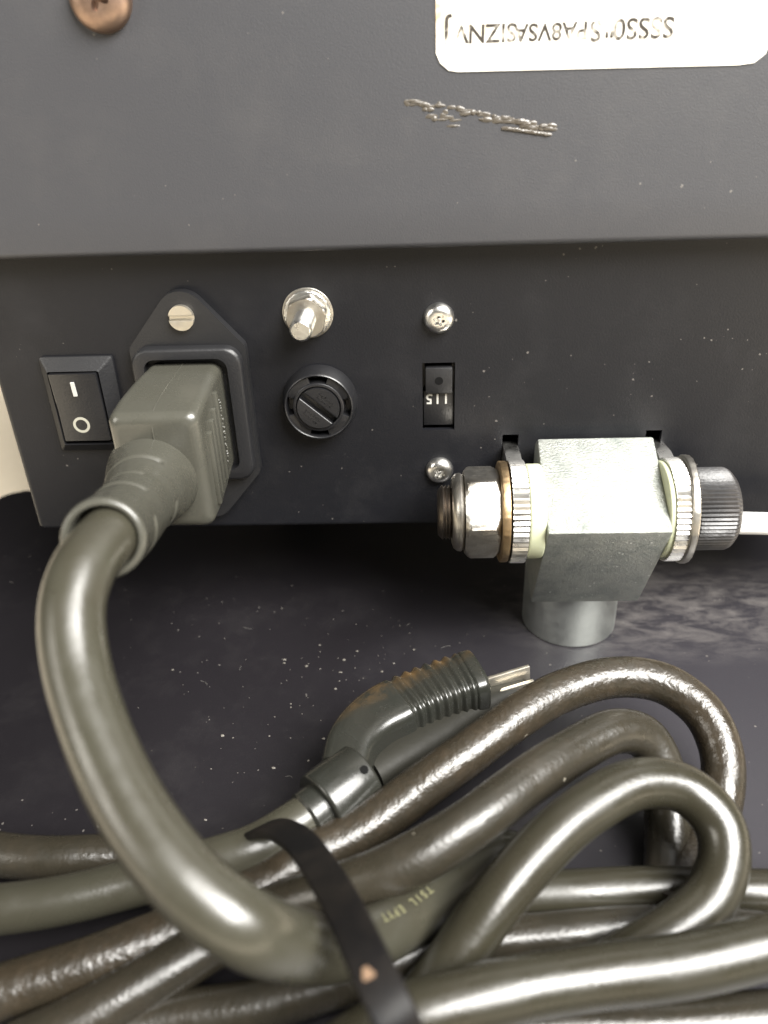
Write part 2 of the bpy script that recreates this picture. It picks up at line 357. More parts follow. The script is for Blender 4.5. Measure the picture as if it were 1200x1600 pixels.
# base plate: a black sheet whose rounded rear left corner shows beside the housing
t = thing('base_plate', 'wide black coated metal base plate with dusty specks under the cables', 'base plate', (0, -20, -3))
poly = rrect(0, -68, 276, 284, 7, 8)
bm = bmesh.new(); prism(bm, poly, -3, 0, 'xy', bev=.9, seg=3); bmesh.ops.translate(bm, verts=bm.verts, vec=(2, 0, 0))
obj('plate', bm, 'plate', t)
for fx, fy in ((-110, 55), (110, 55), (-110, -180), (110, -180)):
    bm = bmesh.new(); lathe(bm, (fx, fy, -16), (0, 0, 1), rp(0, 13, 8, 1)); obj('rubber_foot', bm, 'black_matt', t)

# ------------------------------------------------------------------ housing
H = thing('machine_housing', 'black powder coated machine housing with sockets, switch and white sticker', 'machine', (0, 30, 29.6))
R_ = 1.0
X0, X1, ZB, ZF = -86.2, 118, 29.2, 90.3
holes = [(1.6, 8.2, 52.3, 67.0), (18.3, 21.7, 42.5, 50.9), (48.1, 51.4, 42.5, 51.3), (-53, -37, 47, 70)]
xs = sorted({X0 + R_, X1, *[h[0] for h in holes], *[h[1] for h in holes]})
zs = sorted({ZB + R_, ZF + 6, *[h[2] for h in holes], *[h[3] for h in holes]})
bm = bmesh.new()
def in_hole(x, z): return any(h[0] < x < h[1] and h[2] < z < h[3] for h in holes)
T = 1.2
for a, b in zip(xs, xs[1:]):
    for c, d in zip(zs, zs[1:]):
        if in_hole((a + b) / 2, (c + d) / 2): continue
        for y in (0, T):
            bm.faces.new([bm.verts.new(p) for p in ((a, y, c), (b, y, c), (b, y, d), (a, y, d))])
for x0, x1, z0, z1 in holes:
    q = [(x0, z0), (x1, z0), (x1, z1), (x0, z1)]
    for i in range(4):
        (xa, za), (xb, zb) = q[i], q[(i + 1) % 4]
        bm.faces.new([bm.verts.new(p) for p in ((xa, 0, za), (xb, 0, zb), (xb, T, zb), (xa, T, za))])
bmesh.ops.remove_doubles(bm, verts=bm.verts, dist=.001)
# folded edges: left side and underside with a small bend radius

def fold(pts3):
    a, b = pts3
    va = [bm.verts.new(p) for p in a]; vb = [bm.verts.new(p) for p in b]
    for i in range(len(va) - 1): bm.faces.new((va[i], va[i + 1], vb[i + 1], vb[i]))
arc = [(R_ - R_ * math.sin(math.radians(k * 15)), R_ - R_ * math.cos(math.radians(k * 15))) for k in range(7)]
fold(([(X0 + a, b, ZB + R_) for a, b in arc] + [(X0, 140, ZB + R_)], [(X0 + a, b, ZF + 6) for a, b in arc] + [(X0, 140, ZF + 6)]))
fold(([(X0 + R_, b, ZB + a) for a, b in arc] + [(X0 + R_, 140, ZB)], [(X1, b, ZB + a) for a, b in arc] + [(X1, 140, ZB)]))
fan = []
for k in range(7):
    th = math.radians(k * 15)
    fan.append((X0 + R_ - R_ * math.sin(th), R_, ZB + R_ - R_ * math.cos(th)))
c0 = bm.verts.new((X0 + R_, 0, ZB + R_)); fv = [bm.verts.new(p) for p in fan]
for a, b in zip(fv, fv[1:]): bm.faces.new((c0, a, b))
back = [bm.verts.new((p[0], 140, p[2])) for p in fan]
for i in range(6): bm.faces.new((fv[i], fv[i + 1], back[i + 1], back[i]))
obj('back_panel', bm, 'panel', H)
bm = bmesh.new(); box(bm, X0 + 3, X1 - 3, T + 9, 138, ZB + 2, ZF); obj('inner_chassis', bm, 'inside', H)
for x in (X0 + 40,):
    for y in (128,):
        bm = bmesh.new(); lathe(bm, (x, y, 0), (0, 0, 1), rp(0, ZB, 9, 1)); obj('foot', bm, 'black_matt', H)

# upper cover, overhanging the panel by 5 mm, its lower lip rolled, its face leaning back slightly
bm = bmesh.new(); LEAN = .06
prof = [(139, ZF + .6), (2, ZF + .6)]
prof = [(3, ZF + .1)] + [(-5 + 1.3 - 1.3 * math.sin(math.radians(a)), ZF + 1.3 - 1.3 * math.cos(math.radians(a))) for a in range(0, 91, 15)] + [(-5 + LEAN * (z - ZF), z) for z in (ZF + 8, ZF + 25, ZF + 60, ZF + 100)] + [(139, ZF + 100), (139, ZF + .1)]
prism(bm, prof, X0, X1, 'yz'); obj('upper_cover', bm, 'cover', H)
def cy(z): return -5 + LEAN * (z - ZF)

# sticker on the cover, print upside down and faded
poly = [(4.2, 150), (4.3, 121.0), (5.0, 119.6), (6.4, 118.5), (8.0, 118.25), (53.5, 117.75), (56.0, 118.0), (57.6, 119.2), (58.2, 121.5), (58.6, 150)]
bm = bmesh.new(); prism(bm, poly, 0, .18, 'xz')
for v in bm.verts: v.co.y = v.co.y - .19 + cy(v.co.z)
lab = obj('sticker', bm, 'sticker', H, 'white sticker with faded upside down print at the top right')
def text_mesh(name, body, size, m4, mat, parent, extrude=.04, label=None, spacing=1.0, bold=0):
    c = bpy.data.curves.new(name, 'FONT'); c.body = body; c.size = size; c.extrude = extrude; c.space_character = spacing
    c.offset = bold; c.resolution_u = 4; c.align_x = 'CENTER'; c.align_y = 'CENTER'
    o = bpy.data.objects.new(name, c); col.objects.link(o)
    me = bpy.data.meshes.new_from_object(o.evaluated_get(bpy.context.evaluated_depsgraph_get()))
    bpy.data.objects.remove(o); bm = bmesh.new(); bm.from_mesh(me)
    for v in bm.verts: v.co = m4 @ v.co
    return bm
def on_face(x, y, z, rot=0, lean=0):
    """text lying on a wall that faces -Y"""
    return Matrix.Translation((x, y, z)) @ Matrix.Rotation(math.radians(rot), 4, 'Y') @ Matrix.Rotation(math.radians(90) - lean, 4, 'X')
for body, x, z, s_ in (('SSSS0', 37.6, 123.6, 4.2), ("''", 32.2, 124.0, 4.0), ('S', 30.0, 123.5, 4.2), ('PA8VSA', 22.8, 123.6, 3.5), ('SIZN', 13.4, 123.7, 3.7), ('V', 8.4, 123.8, 3.8), ('J', 6.0, 124.0, 4.6)):
    bm = text_mesh('print', body, s_, on_face(x, cy(z) - .21, z, 180, -LEAN), 'ink', lab, extrude=.02, bold=.07)
    obj('faded_print', bm, 'ink', lab)
# dried glue smear
random.seed(4); bm = bmesh.new()
for i in range(60):
    f = i / 59; k = random.random()
    x = -.2 + 23.5 * f + random.uniform(-.5, .5); z = 114.0 - 4.6 * f + random.uniform(-.45, .45)
    if f < .5 and k < .3: z -= random.uniform(.8, 2.2) * (f > .08)
    if .40 < f < .62 and k < .3: continue
    blob(bm, (x, cy(z) + .1, z), random.uniform(.5, 1.5), random.uniform(.16, .34), random.uniform(.25, .6), i)
for i in range(14): 
    x = 16 + i * .55; z = 109.6 - i * .09; blob(bm, (x, cy(z), z), .8, .3, .34, i + 70)
obj('dried_glue', bm, 'glue', H)

def recess_screw(x, y, z, r, hgt, lobes, rec, depth, mat, name='screw', parent=None, tilt=0, pin=False):
    bm = bmesh.new(); n = 72; prof = []
    for k in range(9):
        a = math.radians(90 * k / 8); prof.append((hgt * math.sin(a) ** .8 * .999, r - (r - rec * 1.35) * (1 - math.cos(a))))
    def circ(h, rr): return [Vector((x + rr * math.cos(2 * math.pi * i / n), y - h, z + rr * math.sin(2 * math.pi * i / n))) for i in range(n)]
    def star(h, sc=1): return [Vector((x + rr * math.cos(a), y - h, z + rr * math.sin(a))) for i in range(n) for a in (2 * math.pi * i / n,) for rr in (rec * sc * (1 + (.20 if lobes == 6 else .45) * math.cos(lobes * (a + tilt))),)]
    rings = [circ(-.2, r)] + [circ(h, rr) for h, rr in prof] + [star(hgt * 1.0), star(hgt - depth, .9)]
    ring_loft(bm, rings)
    o = obj(name, bm, mat, parent, sharp=30)
    if pin:
        b2 = bmesh.new(); lathe(b2, (x, y - hgt + depth, z), (0, -1, 0), rp(0, depth * .8, rec * .38, .08), 20); obj('security_pin', b2, mat, o)
    return o
s1 = recess_screw(4.9, 0, 76.2, 3.0, 1.9, 6, 1.0, 1.0, 'steel', 'panel_screw', H, .2, True)
s2 = recess_screw(5.1, 0, 43.0, 2.9, 1.9, 6, 1.0, 1.0, 'steel', 'panel_screw', H, .5, True)
recess_screw(-49.6, cy(130), 130.6, 5.1, 2.6, 4, 1.5, 1.8, 'rust', 'cover_screw', H, .3)
H.children[-1]['label'] = 'coppery brown cross head screw on the upper cover'

# rocker switch
bez = bmesh.new()
o_ = rrect(-68.4, 59.8, 15.0, 20.8, .6, 3); m1 = rrect(-68.9, 59.6, 10.6, 16.2, .4, 3)
def at_y(p, y): return [Vector((a, y, b)) for a, b in p]
ring_loft(bez, [at_y(o_, 0), at_y(o_, -.7), at_y(m1, -2.4), at_y(m1, -.2)], False, False)
rs = obj('switch_bezel', bez, 'black_matt', H, 'black bezel of the rocker switch at the left edge')
bm = bmesh.new(); xr0, xr1 = -73.9, -64.1
prism(bm, [(-.1, 51.9), (-2.9, 51.9 + .5), (-2.3, 60), (-2.9, 67.3), (-.1, 67.5)], xr0, xr1, 'yz', bev=.25)
# the rocker leans: its lower half is pressed in
for v in bm.verts: v.co.y += (60 - v.co.z) * .07 if v.co.z < 60 else 0
rk = obj('rocker', bm, 'black', rs)
bm = bmesh.new(); box(bm, -69.55, -68.85, -2.75, -2.3, 62.6, 65.6)
for v in bm.verts: v.co.y += (-2.3 - (v.co.z - 60) * .082) + 2.3 - .03
obj('on_mark', bm, 'print', rk)
bm = bmesh.new(); n = 48
ring_loft(bm, [[Vector((-69.6 + r * math.cos(2 * math.pi * i / n), yy, 56.0 + r * math.sin(2 * math.pi * i / n))) for i in range(n)] for r, yy in ((1.75, 0), (1.75, -.06), (1.22, -.06), (1.22, 0))], False, False)
for v in bm.verts: v.co.y += -2.35 - (60 - v.co.z) * .07 * .0 + (60 - v.co.z) * .003
obj('off_mark', bm, 'ring_print', rk)

# power inlet with fixing ears
def ear_outline(grow=0):
    cx = -44.9; pts = []
    half = 11.6 + grow
    for s_ in (1, -1):
        pass
    z_c = 58.2
    def arc_(c, r, a0, a1, n=8): return [(c[0] + r * math.cos(math.radians(a0 + (a1 - a0) * i / n)), c[1] + r * math.sin(math.radians(a0 + (a1 - a0) * i / n))) for i in range(n + 1)]
    r = 4.9 + grow
    pts += arc_((cx + half - 2, z_c + 13.2), 2, 0, 45, 5)
    pts += arc_((cx, z_c + 20), r, 38, 142, 14)
    pts += arc_((cx - half + 2, z_c + 13.2), 2, 135, 180, 5)
    pts += arc_((cx - half + 2, z_c - 13.2), 2, 180, 225, 5)
    pts += arc_((cx, z_c - 20), r, 218, 322, 14)
    pts += arc_((cx + half - 2, z_c - 13.2), 2, 315, 360, 5)
    return pts
bm = bmesh.new(); prism(bm, ear_outline(), 0, -2.2, 'xz', bev=.5, seg=3)
inl = obj('inlet_flange', bm, 'black_matt', H, 'black power inlet flange with a rounded ear and slotted screw')
bm = bmesh.new(); a_ = rrect(-45.0, 58.0, 22.0, 29.0, 3.5, 8); b_ = rrect(-45.0, 58.0, 20.8, 27.8, 3.0, 8); c_ = rrect(-45.2, 58.2, 16.6, 24.4, 2.2, 8)
ring_loft(bm, [at_y(a_, -2.1), at_y(a_, -3.9), at_y([(p[0] * .5 + q[0] * .5, p[1] * .5 + q[1] * .5) for p, q in zip(a_, b_)], -4.35), at_y(b_, -4.5), at_y(c_, -4.5), at_y(c_, 6)], False, True)
obj('socket_collar', bm, 'black_matt', inl)
for zz in (78.2, 38.2):
    bm = bmesh.new(); lathe(bm, (-44.9, -2.0, zz), (0, -1, 0), [(0, 2.45), (.35, 2.45), (.35, 2.2)], 40)
    for sg in (1, -1):
        pl = [(-44.9 + 2.45 * math.cos(a), zz + sg * 2.45 * math.sin(a)) for a in [math.asin(.42 / 2.45) + (math.pi - 2 * math.asin(.42 / 2.45)) * i / 24 for i in range(25)]]
        prism(bm, pl, -2.3, -3.2, 'xz', bev=.12)
    obj('slotted_screw', bm, 'nickel', inl, sharp=30)

# earth stud with washer and nut
EX, EZ = -20.6, 77.8
bm = bmesh.new(); lathe(bm, (EX, 0, EZ), (0, -1, 0), rp(0, .5, 5.0, .15), 48)
ws = obj('washer', bm, 'zinc', H); bm = bmesh.new()
lathe(bm, (EX, -.5, EZ), (0, -1, 0), rp(0, 1.0, 4.55, .25), 60, rf=lambda a, k: 1 + .022 * math.cos(24 * a)); obj('lock_washer', bm, 'steel', H)
def hexnut(bm, base, axis, af, h, n=72, rot=0, hole=0, ch=.13):
    R0 = af / 2
    def hr(a):
        b = (a + rot) % (math.pi / 3) - math.pi / 6; return R0 / math.cos(b)
    d, u, v = frame(axis); base = Vector(base); rings = []
    for t_, cap in ((0, 1.04), (.08, 1.10), (.16, 9), (.84, 9), (.92, 1.10), (1, 1.02)):
        rings.append([base + d * h * t_ + (u * math.cos(a) + v * math.sin(a)) * min(hr(a), R0 * cap) for a in (2 * math.pi * i / n for i in range(n))])
    if hole: rings.append([base + d * h + (u * math.cos(a) + v * math.sin(a)) * hole for a in (2 * math.pi * i / n for i in range(n))])
    ring_loft(bm, rings); return bm
bm = bmesh.new(); hexnut(bm, (EX, -1.5, EZ), (0, -1, 0), 7.3, 2.6, rot=.3); obj('hex_nut', bm, 'zinc', H)
bm = bmesh.new(); pr_ = []
for k in range(24): pr_.append((k * .38, 1.95 + (.16 if k % 2 else -.16)))
pr_ += [(9.1, 1.95), (9.4, 1.65)]
lathe(bm, (EX, -2, EZ), (-.02, -1, -.02), pr_, 32); obj('threaded_stud', bm, 'steel', H, sharp=38)

# fuse holder
FX, FZ = -19.5, 59.5
bm = bmesh.new(); lathe(bm, (FX, 0, FZ), (0, -1, 0), [(0, 7.7), (1.2, 7.7), (3.6, 7.1), (3.9, 6.95), (4.0, 6.8), (3.95, 6.65), (3.8, 6.55), (1.2, 6.4), (1.2, 5.3), (4.0, 5.15), (4.1, 5.0), (4.1, 4.6), (4.0, 4.5), (1.5, 4.5)], 96)
fh = obj('fuse_holder', bm, 'black', H, 'round black fuse holder with slotted cap', sharp=40)
def sector(bm, r0, r1, a0, a1, y0, y1, cx=FX, cz=FZ, n=10):
    p = [(cx + r1 * math.cos(a0 + (a1 - a0) * i / n), cz + r1 * math.sin(a0 + (a1 - a0) * i / n)) for i in range(n + 1)] + [(cx + r0 * math.cos(a1 - (a1 - a0) * i / n), cz + r0 * math.sin(a1 - (a1 - a0) * i / n)) for i in range(n + 1)]
    prism(bm, p, y0, y1, 'xz', bev=.12)
for k in range(4):
    a = math.radians(28 + 90 * k - 12); bm = bmesh.new(); sector(bm, 5.1, 6.6, a, a + math.radians(54), -.9, -3.6); obj('rim_block', bm, 'black', fh)
bm = bmesh.new(); lathe(bm, (FX, 0, FZ), (0, -1, 0), [(1.4, 4.3), (2.9, 4.3), (3.0, 4.1), (3.0, .1)], 60)
al = math.radians(-42)
for sg in (1, -1):
    th = math.asin(.75 / 4.3); pl = []
    for i in range(25):
        a = th + (math.pi - 2 * th) * i / 24; px_, pz_ = 4.3 * math.cos(a), sg * 4.3 * math.sin(a)
        pl.append((FX + px_ * math.cos(al) - pz_ * math.sin(al), FZ + px_ * math.sin(al) + pz_ * math.cos(al)))
    prism(bm, pl, -2.9, -4.5, 'xz', bev=.2, seg=3)
cap = obj('fuse_cap', bm, 'black', fh, sharp=30)
bm = bmesh.new(); random.seed(9)
for sg in (1, -1):
    for row in range(2):
        for i in range(6):
            a, b = (i - 2.5) * .62, sg * (1.75 + row * .95)
            for q in range(2):
                ax, bx = a + random.uniform(-.12, .12), b + random.uniform(-.2, .2)
                x = FX + ax * math.cos(al) - bx * math.sin(al); z = FZ + ax * math.sin(al) + bx * math.cos(al)
                if (x - FX) ** 2 + (z - FZ) ** 2 < 14: box(bm, x - .11, x + .11, -4.58, -4.45, z - .13, z + .13)
obj('moulded_marks', bm, 'black', cap)

# voltage selector behind its window
bm = bmesh.new(); box(bm, 1.0, 8.8, 3.2, 6, 51.5, 67.8)
vs_ = obj('voltage_selector', bm, 'black', H, 'recessed voltage selector set to 115')
bm = bmesh.new(); box(bm, 2.2, 7.7, -.15, 3.6, 60.4, 66.0, .3)
sl = obj('slider', bm, 'black_matt', vs_)
bm = bmesh.new(); lathe(bm, (4.95, -.17, 63.2), (0, -1, 0), [(0, .85), (.02, .85)], 32); obj('slider_hole', bm, 'inside', sl)
bm = bmesh.new(); box(bm, 1.8, 8.0, 1.0, 3.4, 53.0, 60.6, .1); nb = obj('number_plate', bm, 'black', vs_)
bm = text_mesh('n', '115', 3.1, on_face(4.7, .93, 59.0, 180), 'print', nb, .03, spacing=1.12, bold=.04); obj('number_115', bm, 'print', nb)

# ------------------------------------------------------------------ pivot clamp (block, tabs, nut, knob, post)
AY, AZ = -13.0, 39.8
K = thing('pivot_clamp', 'bright steel block clamp on a post with locknut and black knurled knob', 'clamp', (36.5, 2.6, 0))
e = math.radians(28); Fp = (-24.4, 41.3)
Tp = (Fp[0] + 22.6 * math.cos(e), Fp[1] + 22.6 * math.sin(e)); Bp = (Fp[0] + 30 * math.sin(e), Fp[1] - 30 * math.cos(e))
poly = [Fp, Tp, (-1.6, Tp[1] - 2.2), (-1.6, 29), (2, 27.0), (6, 24.5), (Bp[0] + 9, Bp[1] + 4.5), Bp]
bm = bmesh.new(); prism(bm, poly, 24.9, 48.4, 'yz', bev=.5, seg=2, all_edges=True)
blk = obj('clamp_block', bm, 'block', K, sharp=25)
bm = bmesh.new(); lathe(bm, (36.5, 3.0, 0), (0, 0, 1), rp(0, 28.0, 11.0, .5), 96); obj('post', bm, 'galv', K)
bm = bmesh.new(); lathe(bm, (21.9, AY, AZ), (1, 0, 0), rp(0, 3.1, 9.6, .4), 64); obj('nylon_spacer', bm, 'nylon', K)
bm = bmesh.new(); lathe(bm, (48.3, AY, AZ), (1, 0, 0), rp(0, 1.2, 9.8, .4), 64); obj('nylon_spacer', bm, 'nylon', K)
def tab(x0, x1):
    r = 10.3; pts = []
    n = 90; a0, a1 = math.radians(58), math.radians(58 + 292)
    for i in range(n + 1):
        a = a0 + (a1 - a0) * i / n; rr = r * (1 + .018 * (1 if (i // 1) % 2 else -1)); pts.append((AY + rr * math.cos(a), AZ + rr * math.sin(a)))
    pts += [(2.5, AZ + 2.6), (2.5, 48.2), (-1.0, 48.4), (-4.5, 48.9)]
    bm = bmesh.new(); prism(bm, pts, x0, x1, 'yz', bev=.15, seg=1); return bm
obj('serrated_tab', tab(18.5, 21.6), 'steel', K, sharp=25); obj('serrated_tab', tab(49.3, 52.2), 'steel', K, sharp=25)
bm = bmesh.new(); lathe(bm, (16.5, AY, AZ), (1, 0, 0), rp(0, 1.7, 10.2, .3), 90, rf=lambda a, k: 1 + .01 * math.sin(37 * a)); obj('washer', bm, 'brass', K, 'brassy washer behind the locknut')
bm = bmesh.new(); lathe(bm, (52.6, AY, AZ), (1, -.07, 0), rp(0, 1.6, 10.9, .35), 90, rf=lambda a, k: 1 + .006 * math.sin(31 * a)); obj('washer', bm, 'zinc', K)
bm = bmesh.new(); hexnut(bm, (16.4, AY, AZ), (-1, 0, 0), 16.4, 6.8, rot=math.radians(8), n=96); nut = obj('locknut', bm, 'zinc', K, sharp=28)
bm = bmesh.new(); lathe(bm, (9.7, AY, AZ), (-1, 0, 0), [(0, 7.0), (.3, 7.6), (.9, 8.0), (1.6, 7.9), (2.3, 7.3), (2.6, 6.4), (2.2, 5.6), (.5, 5.4)], 64); obj('nut_collar', bm, 'zinc', nut)
bm = bmesh.new(); lathe(bm, (10.5, AY, AZ), (-1, 0, 0), [(k * .35, 5.35 + (.22 if k % 2 else -.15)) for k in range(17)] + [(6.2, 4.6)], 48); obj('bolt_end', bm, 'dull', K, sharp=60)
bm = bmesh.new(); kn = 60
lathe(bm, (54.0, AY, AZ), (1, 0, 0), [(0, 7.6), (.3, 8.0), (.8, 8.15), (7.2, 8.15), (7.9, 7.9), (8.7, 7.0), (9.1, 5.8), (9.15, 3.6), (8.4, 3.4)], 240, rf=lambda a, k: 1 + (.024 * max(-1, min(1, 2.2 * math.sin(kn * a))) if k in (2, 3) else (.012 * math.sin(kn * a) if k in (1, 4) else 0)))
obj('knurled_knob', bm, 'knob', K, sharp=50)
bm = bmesh.new(); lathe(bm, (62.3, AY, 36.4), (1, 0, -.04), rp(0, 42, 2.3, .4), 40); obj('white_rod', bm, 'white', K)

# ------------------------------------------------------------------ power cord
C_ = thing('power_cord', 'grey power cord plugged into the inlet with its slack coiled on the plate', 'power cord', (0, -70, 0))
def prr(y, x0, x1, z0, z1, r, n=8): return [Vector((a, y, b)) for a, b in rrect((x0 + x1) / 2, (z0 + z1) / 2, x1 - x0, z1 - z0, r, n)]
bm = bmesh.new()
secs = [(5, -53.2, -38.6, 46.5, 68.8, 2.0), (-5, -53.4, -38.4, 45.8, 69.0, 2.0), (-12, -53.8, -38.2, 45.2, 69.0, 1.8), (-20, -54.3, -38.0, 44.7, 68.5, 1.8), (-24, -54.5, -38.1, 44.5, 67.9, 2.0)]
for k in range(1, 7):
    a = math.radians(15 * k); ins = 2.0 * (1 - math.cos(a)); secs.append((-24 - 2.0 * math.sin(a), -54.5 + ins, -38.1 - ins, 44.5 + ins, 67.9 - ins, 2.0 - .05 * k))
ring_loft(bm, [prr(*s_) for s_ in secs])
con = obj('connector', bm, 'plug', C_, 'boxy grey moulded connector pushed into the inlet', sharp=60)
for k, (yy, za, zb) in enumerate(((-21.0, 47.3, 62.2), (-18.6, 48.4, 63.6), (-16.2, 49.2, 64.8), (-13.4, 48.8, 67.0))):
    bm = bmesh.new(); box(bm, -38.6, -37.25, yy - .72, yy + .72, za, zb, .25, 2); obj('grip_ridge', bm, 'plug', con)
random.seed(3); bm = bmesh.new()
for i in range(22):
    z = 63.8 - i * .62; blob(bm, (-38.15 + .05, -9.3 + random.uniform(-.7, .7), z), .28, .26, .26, i)
obj('moulded_marks', bm, 'plug', con)
# neck with cut strain relief
npath = spline(PATHS['neck'], .35); fr = frames(npath); Ln = len(fr); n = 96; rings = []
grooves = [(.30, .2, 2.2), (.48, .0, 2.0), (.66, .3, 2.3), (.80, 2.9, 4.6), (.40, 3.2, 4.6)]
for i, (p, d, u, v) in enumerate(fr):
    s_ = i / (Ln - 1); r0 = 8.2 * (1 - s_) ** 1.6 + 5.35 - .1 * math.sin(s_ * 9)
    r0 = max(5.6, min(8.7, 5.65 + .5 * max(0, 1 - s_) ** .8 + 2.7 * max(0, 1 - s_ / .45) ** 1.1)); ring = []
    for j in range(n):
        a = 2 * math.pi * j / n; q = u * math.cos(a) + v * math.sin(a); dr = 0
        for gs, ga, gb in grooves:
            m_ = (a - ga) % (2 * math.pi)
            if m_ < gb - ga: dr += .85 * math.exp(-((s_ - gs) / .011) ** 2)
        ring.append(p + q * (r0 - dr + .10 * noise.noise(p * .3 + q)))
    rings.append(ring)
p, d, u, v = fr[-1]
for back_, rr in ((-.3, 5.45), (-.45, 5.15), (-.45, 4.75), (-.1, 4.5), (4, 4.45), (9, 4.1)):
    rings.append([p - d * back_ + (u * math.cos(2 * math.pi * j / n) + v * math.sin(2 * math.pi * j / n)) * rr for j in range(n)])
bm = bmesh.new(); ring_loft(bm, rings, True, False); neck = obj('strain_relief', bm, 'plug', con, sharp=50)
# moulding seam over the top and down the front of the connector
bm = bmesh.new(); sp = [(-46.0, -3, 69.02), (-46.0, -12, 69.0), (-46.2, -20, 68.5), (-46.3, -24, 67.85), (-46.3, -25.6, 66.9), (-46.4, -26.0, 65.0), (-46.4, -26.05, 62.0)]
tube(bm, [Vector(q) for q in spline(sp, .5)], .13, 8); obj('mould_seam', bm, 'plug', con)
def cable(key, mat, r=3.8, label=None, wob=.03, seed=1):
    bm = bmesh.new(); pp = [q + Vector((noise.noise(q * .045 + Vector((seed, 0, 0))), noise.noise(q * .045 + Vector((0, seed, 0))), 0)) * (.8 if key != 'main' else .35) for q in spline(PATHS[key], 1.0)]
    tube(bm, pp, r, 36, seed, wob); return obj('cable', bm, mat, C_, label, sharp=70)
main = cable('main', 'lit_cable', 4.05, 'thick smooth cable swinging down from the connector', .015)
cable('A', 'dirty', 3.8, 'mottled grimy cable of the topmost loop', .05, 2)
cable('B', 'mid', 3.8, 'worn cable of the second loop', .04, 3)
cable('C', 'cable', 3.8, 'smooth cable of the lowest front loop', .03, 4)
cable('D', 'cable', 3.5, None, .03, 5); cable('E', 'mid', 3.5, None, .03, 6)
cable('F', 'cable', 3.9, 'bright cable crossing the bottom right', .03, 7); cable('G', 'mid', 3.8, None, .03, 8)
cable('I', 'mid', 3.6, None, .03, 9); cable('J', 'lit_cable', 3.7, 'cable running to the mains plug', .02, 10)
# printed words on the cable
pth = spline(PATHS['main'], .5)
def letters_on(path, start, word, r, step, size, ang):
    fr = frames(path); acc = 0; i0 = min(range(len(path)), key=lambda i: (path[i] - start).length); k = i0
    out = bmesh.new()
    for ch in word:
        tgt = 0
        while tgt < step and k + 1 < len(path): tgt += (path[k + 1] - path[k]).length; k += 1
        p, d, u, v = fr[k]
        # direction from the cable axis towards the viewer side, upper flank
        q = Vector((-.18, -.38, .88)); q = (q - d * q.dot(d)).normalized(); q2 = q.cross(d)
        if ch == ' ': continue
        c = bpy.data.curves.new('t', 'FONT'); c.body = ch; c.size = size; c.extrude = .03; c.offset = .03; c.align_x = 'CENTER'; c.align_y = 'CENTER'
        o = bpy.data.objects.new('t', c); col.objects.link(o)
        me = bpy.data.meshes.new_from_object(o.evaluated_get(bpy.context.evaluated_depsgraph_get())); bpy.data.objects.remove(o)
        m4 = Matrix((-d, -q.cross(d) * -1, q)).transposed()
        if m4.determinant() < 0: m4 = Matrix((-d, -q.cross(d), q)).transposed()
        b2 = bmesh.new(); b2.from_mesh(me); vm = {}
        for vv in b2.verts: vm[vv] = out.verts.new(p + q * (r + .02) + m4 @ vv.co)
        for f in b2.faces:
            try: out.faces.new([vm[x] for x in f.verts])
            except ValueError: pass
        b2.free()
    return out
bm = letters_on(pth, Vector((-6.9, -91, 18)), 'TYPE LIST', 4.1, 1.25, 1.7, 0)
obj('cable_print', bm, 'yellow_print', main)

# mains plug (angled, stained grip)
bm = bmesh.new(); bp = PATHS['barrel']; ax = Vector(bp[2]) - Vector(bp[1])
lathe(bm, bp[1], ax, rp(0, ax.length, 6.0, .6), 64)
mp = obj('mains_plug', bm, 'mains', C_, 'dark grey moulded mains plug at the end of the cord')
bm = bmesh.new(); lathe(bm, Vector(bp[1]) - ax.normalized() * 3.2, ax, [(0, 3.9), (.4, 4.4), (3.4, 4.4)], 48); obj('barrel_collar', bm, 'mains', mp)
hd = Vector(bp[2]) - ax.normalized() * 1.6; q = Vector((.15, -.55, .85)); q = (q - ax.normalized() * q.dot(ax.normalized())).normalized()
bm = bmesh.new(); lathe(bm, hd + q * 5.85, q, [(0, .75), (.2, .75)], 24); obj('barrel_hole', bm, 'inside', mp)
def body(key, wfun, hfun, pw, n=56, ridge=None, step=.3):
    path = spline(PATHS[key], step); fr = frames(path); rings = []; Lp = len(fr)
    for i, (p, d, u, v) in enumerate(fr):
        s_ = i / (Lp - 1); wv, hv = wfun(s_), hfun(s_); k = ridge(s_) if ridge else 0; ring = []
        for j in range(n):
            a = 2 * math.pi * j / n; c, s2 = math.cos(a), math.sin(a)
            ring.append(p + u * (wv - k) * abs(c) ** (2 / pw) * (1 if c > 0 else -1) + v * (hv - k) * abs(s2) ** (2 / pw) * (1 if s2 > 0 else -1))
        rings.append(ring)
    bm = bmesh.new(); ring_loft(bm, rings); return bm
endr = lambda s_: math.sqrt(max(.02, 1 - max(0, (s_ - .955) / .045) ** 2))
bm = body('grip', lambda s_: (4.3 + 1.3 * min(1, s_ * 2.2)) * endr(s_), lambda s_: (5.2 - .5 * s_) * endr(s_), 4.2, 72, lambda s_: (.26 + .26 * math.cos((s_ - .5) / .055 * 2 * math.pi + math.pi)) if .50 < s_ < .90 else 0)
obj('ridged_grip', bm, 'mains_stained', mp, 'ridged grip with rusty brown stains', sharp=50)
bm = body('base', lambda s_: (5.2 - 2.4 * max(0, s_ - .45) / .55) * endr(s_), lambda s_: 4.9 * endr(s_), 2.6); obj('plug_body', bm, 'mains_body', mp, sharp=50)
p0, p1 = [Vector(q) for q in PATHS['prong']]; d = (p1 - p0).normalized()
u = d.cross(Vector((0, 0, 1))).normalized(); v = u.cross(d).normalized()
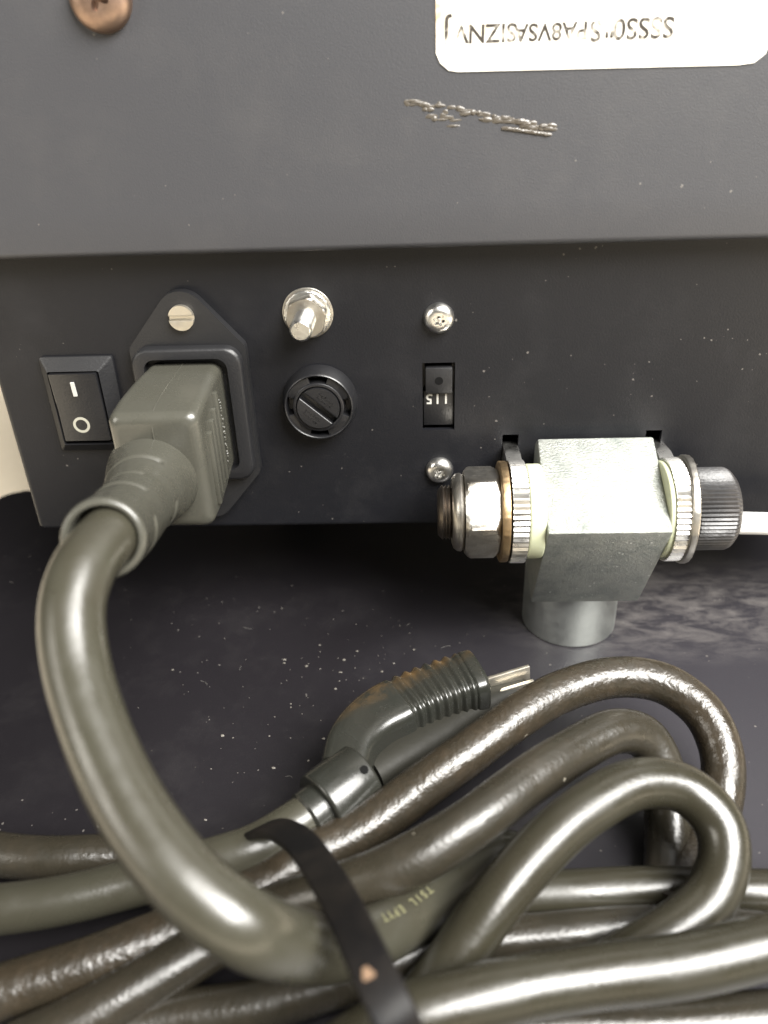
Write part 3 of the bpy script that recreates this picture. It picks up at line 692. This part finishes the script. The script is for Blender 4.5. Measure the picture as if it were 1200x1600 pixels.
for k in (0, 1):
    bm = bmesh.new(); box(bm, 0, (p1 - p0).length, -.4, .4, -1.7, 1.7, .15)
    for vt in bm.verts: c = vt.co.copy(); vt.co = p0 + d * c.x + u * (c.y + k * 1.9 - .5) + v * (c.z - k * 2.2)
    obj('prong', bm, 'nickel', mp)

# ------------------------------------------------------------------ cable tie
TI = thing('cable_tie', 'flat black strap binding the bundle of grey cables', 'strap', (-10, -90, 4))
path = spline(PATHS['tie'], .8); bm = bmesh.new(); rings = []
bd = Vector((.86, .51, .05)).normalized()
for i, p in enumerate(path):
    d = (path[min(i + 1, len(path) - 1)] - path[max(i - 1, 0)]).normalized()
    b = (bd - d * bd.dot(d)).normalized(); nn = b.cross(d)
    rr = rrect(0, 0, 4.6, 1.3, .4, 3)
    rings.append([p + b * a + nn * c for a, c in rr])
ring_loft(bm, rings); st = obj('strap_band', bm, 'tie', TI, sharp=50)
k = min(range(len(path)), key=lambda i: (path[i] - Vector(PATHS['tie'][7])).length); p = path[k]
d = (path[k + 1] - path[k - 1]).normalized(); b = (bd - d * bd.dot(d)).normalized(); nn = b.cross(d); nn = nn if nn.z > 0 else -nn
bm = bmesh.new(); random.seed(2)
ring_a = [p + nn * .66 + b * (-.7 + (.55 + .2 * math.sin(3 * a)) * math.cos(a)) + d * (.95 + .3 * math.cos(2 * a)) * math.sin(a) for a in (2 * math.pi * i / 24 for i in range(24))]
ring_loft(bm, [ring_a, [q_ + nn * .06 for q_ in ring_a]]); obj('tan_stain', bm, 'amber', st)

# ------------------------------------------------------------------ loose crumbs and lint on the base plate
random.seed(12); bm = bmesh.new()
for i in range(150):
    if i % 3: x, y = random.gauss(-22, 16), random.gauss(-22, 14)
    else: x, y = random.uniform(-70, 60), random.uniform(-75, 15)
    sz = random.choice((.07, .08, .10, .12, .16, .30)) * random.uniform(.7, 1.2)
    r_ = bmesh.ops.create_icosphere(bm, subdivisions=1, radius=1)
    for v in r_['verts']:
        k = 1 + .5 * noise.noise(v.co * 2 + Vector((i, 0, 0))); v.co = Vector((x + v.co.x * sz * k * random.uniform(.9, 1.6), y + v.co.y * sz * k, sz * .45 + v.co.z * sz * .5 * k))
MAT['crumb'] = plain('pale_crumbs', (0.12, 0.11, 0.095), .6)
o = obj('dust_crumbs', bm, 'crumb'); tag(o, 'pale crumbs and grit scattered over the black base plate', 'dust', kind='stuff')
bm = bmesh.new()
for i in range(16):
    x, y = random.uniform(-60, 55), random.uniform(-60, 5); a = random.uniform(0, 6.3); k = random.uniform(-1.2, 1.2); ln = random.uniform(1, 3)
    pts = [Vector((x + ln * t_ / 6 * math.cos(a + k * t_ / 6), y + ln * t_ / 6 * math.sin(a + k * t_ / 6), .12 + .1 * math.sin(t_))) for t_ in range(7)]
    tube(bm, pts, .035, 5)
MAT['lint'] = plain('grey_lint', (0.10, 0.095, 0.085), .8)
o = obj('lint_fibres', bm, 'lint'); tag(o, 'short grey lint fibres lying on the black base plate', 'lint', kind='stuff')
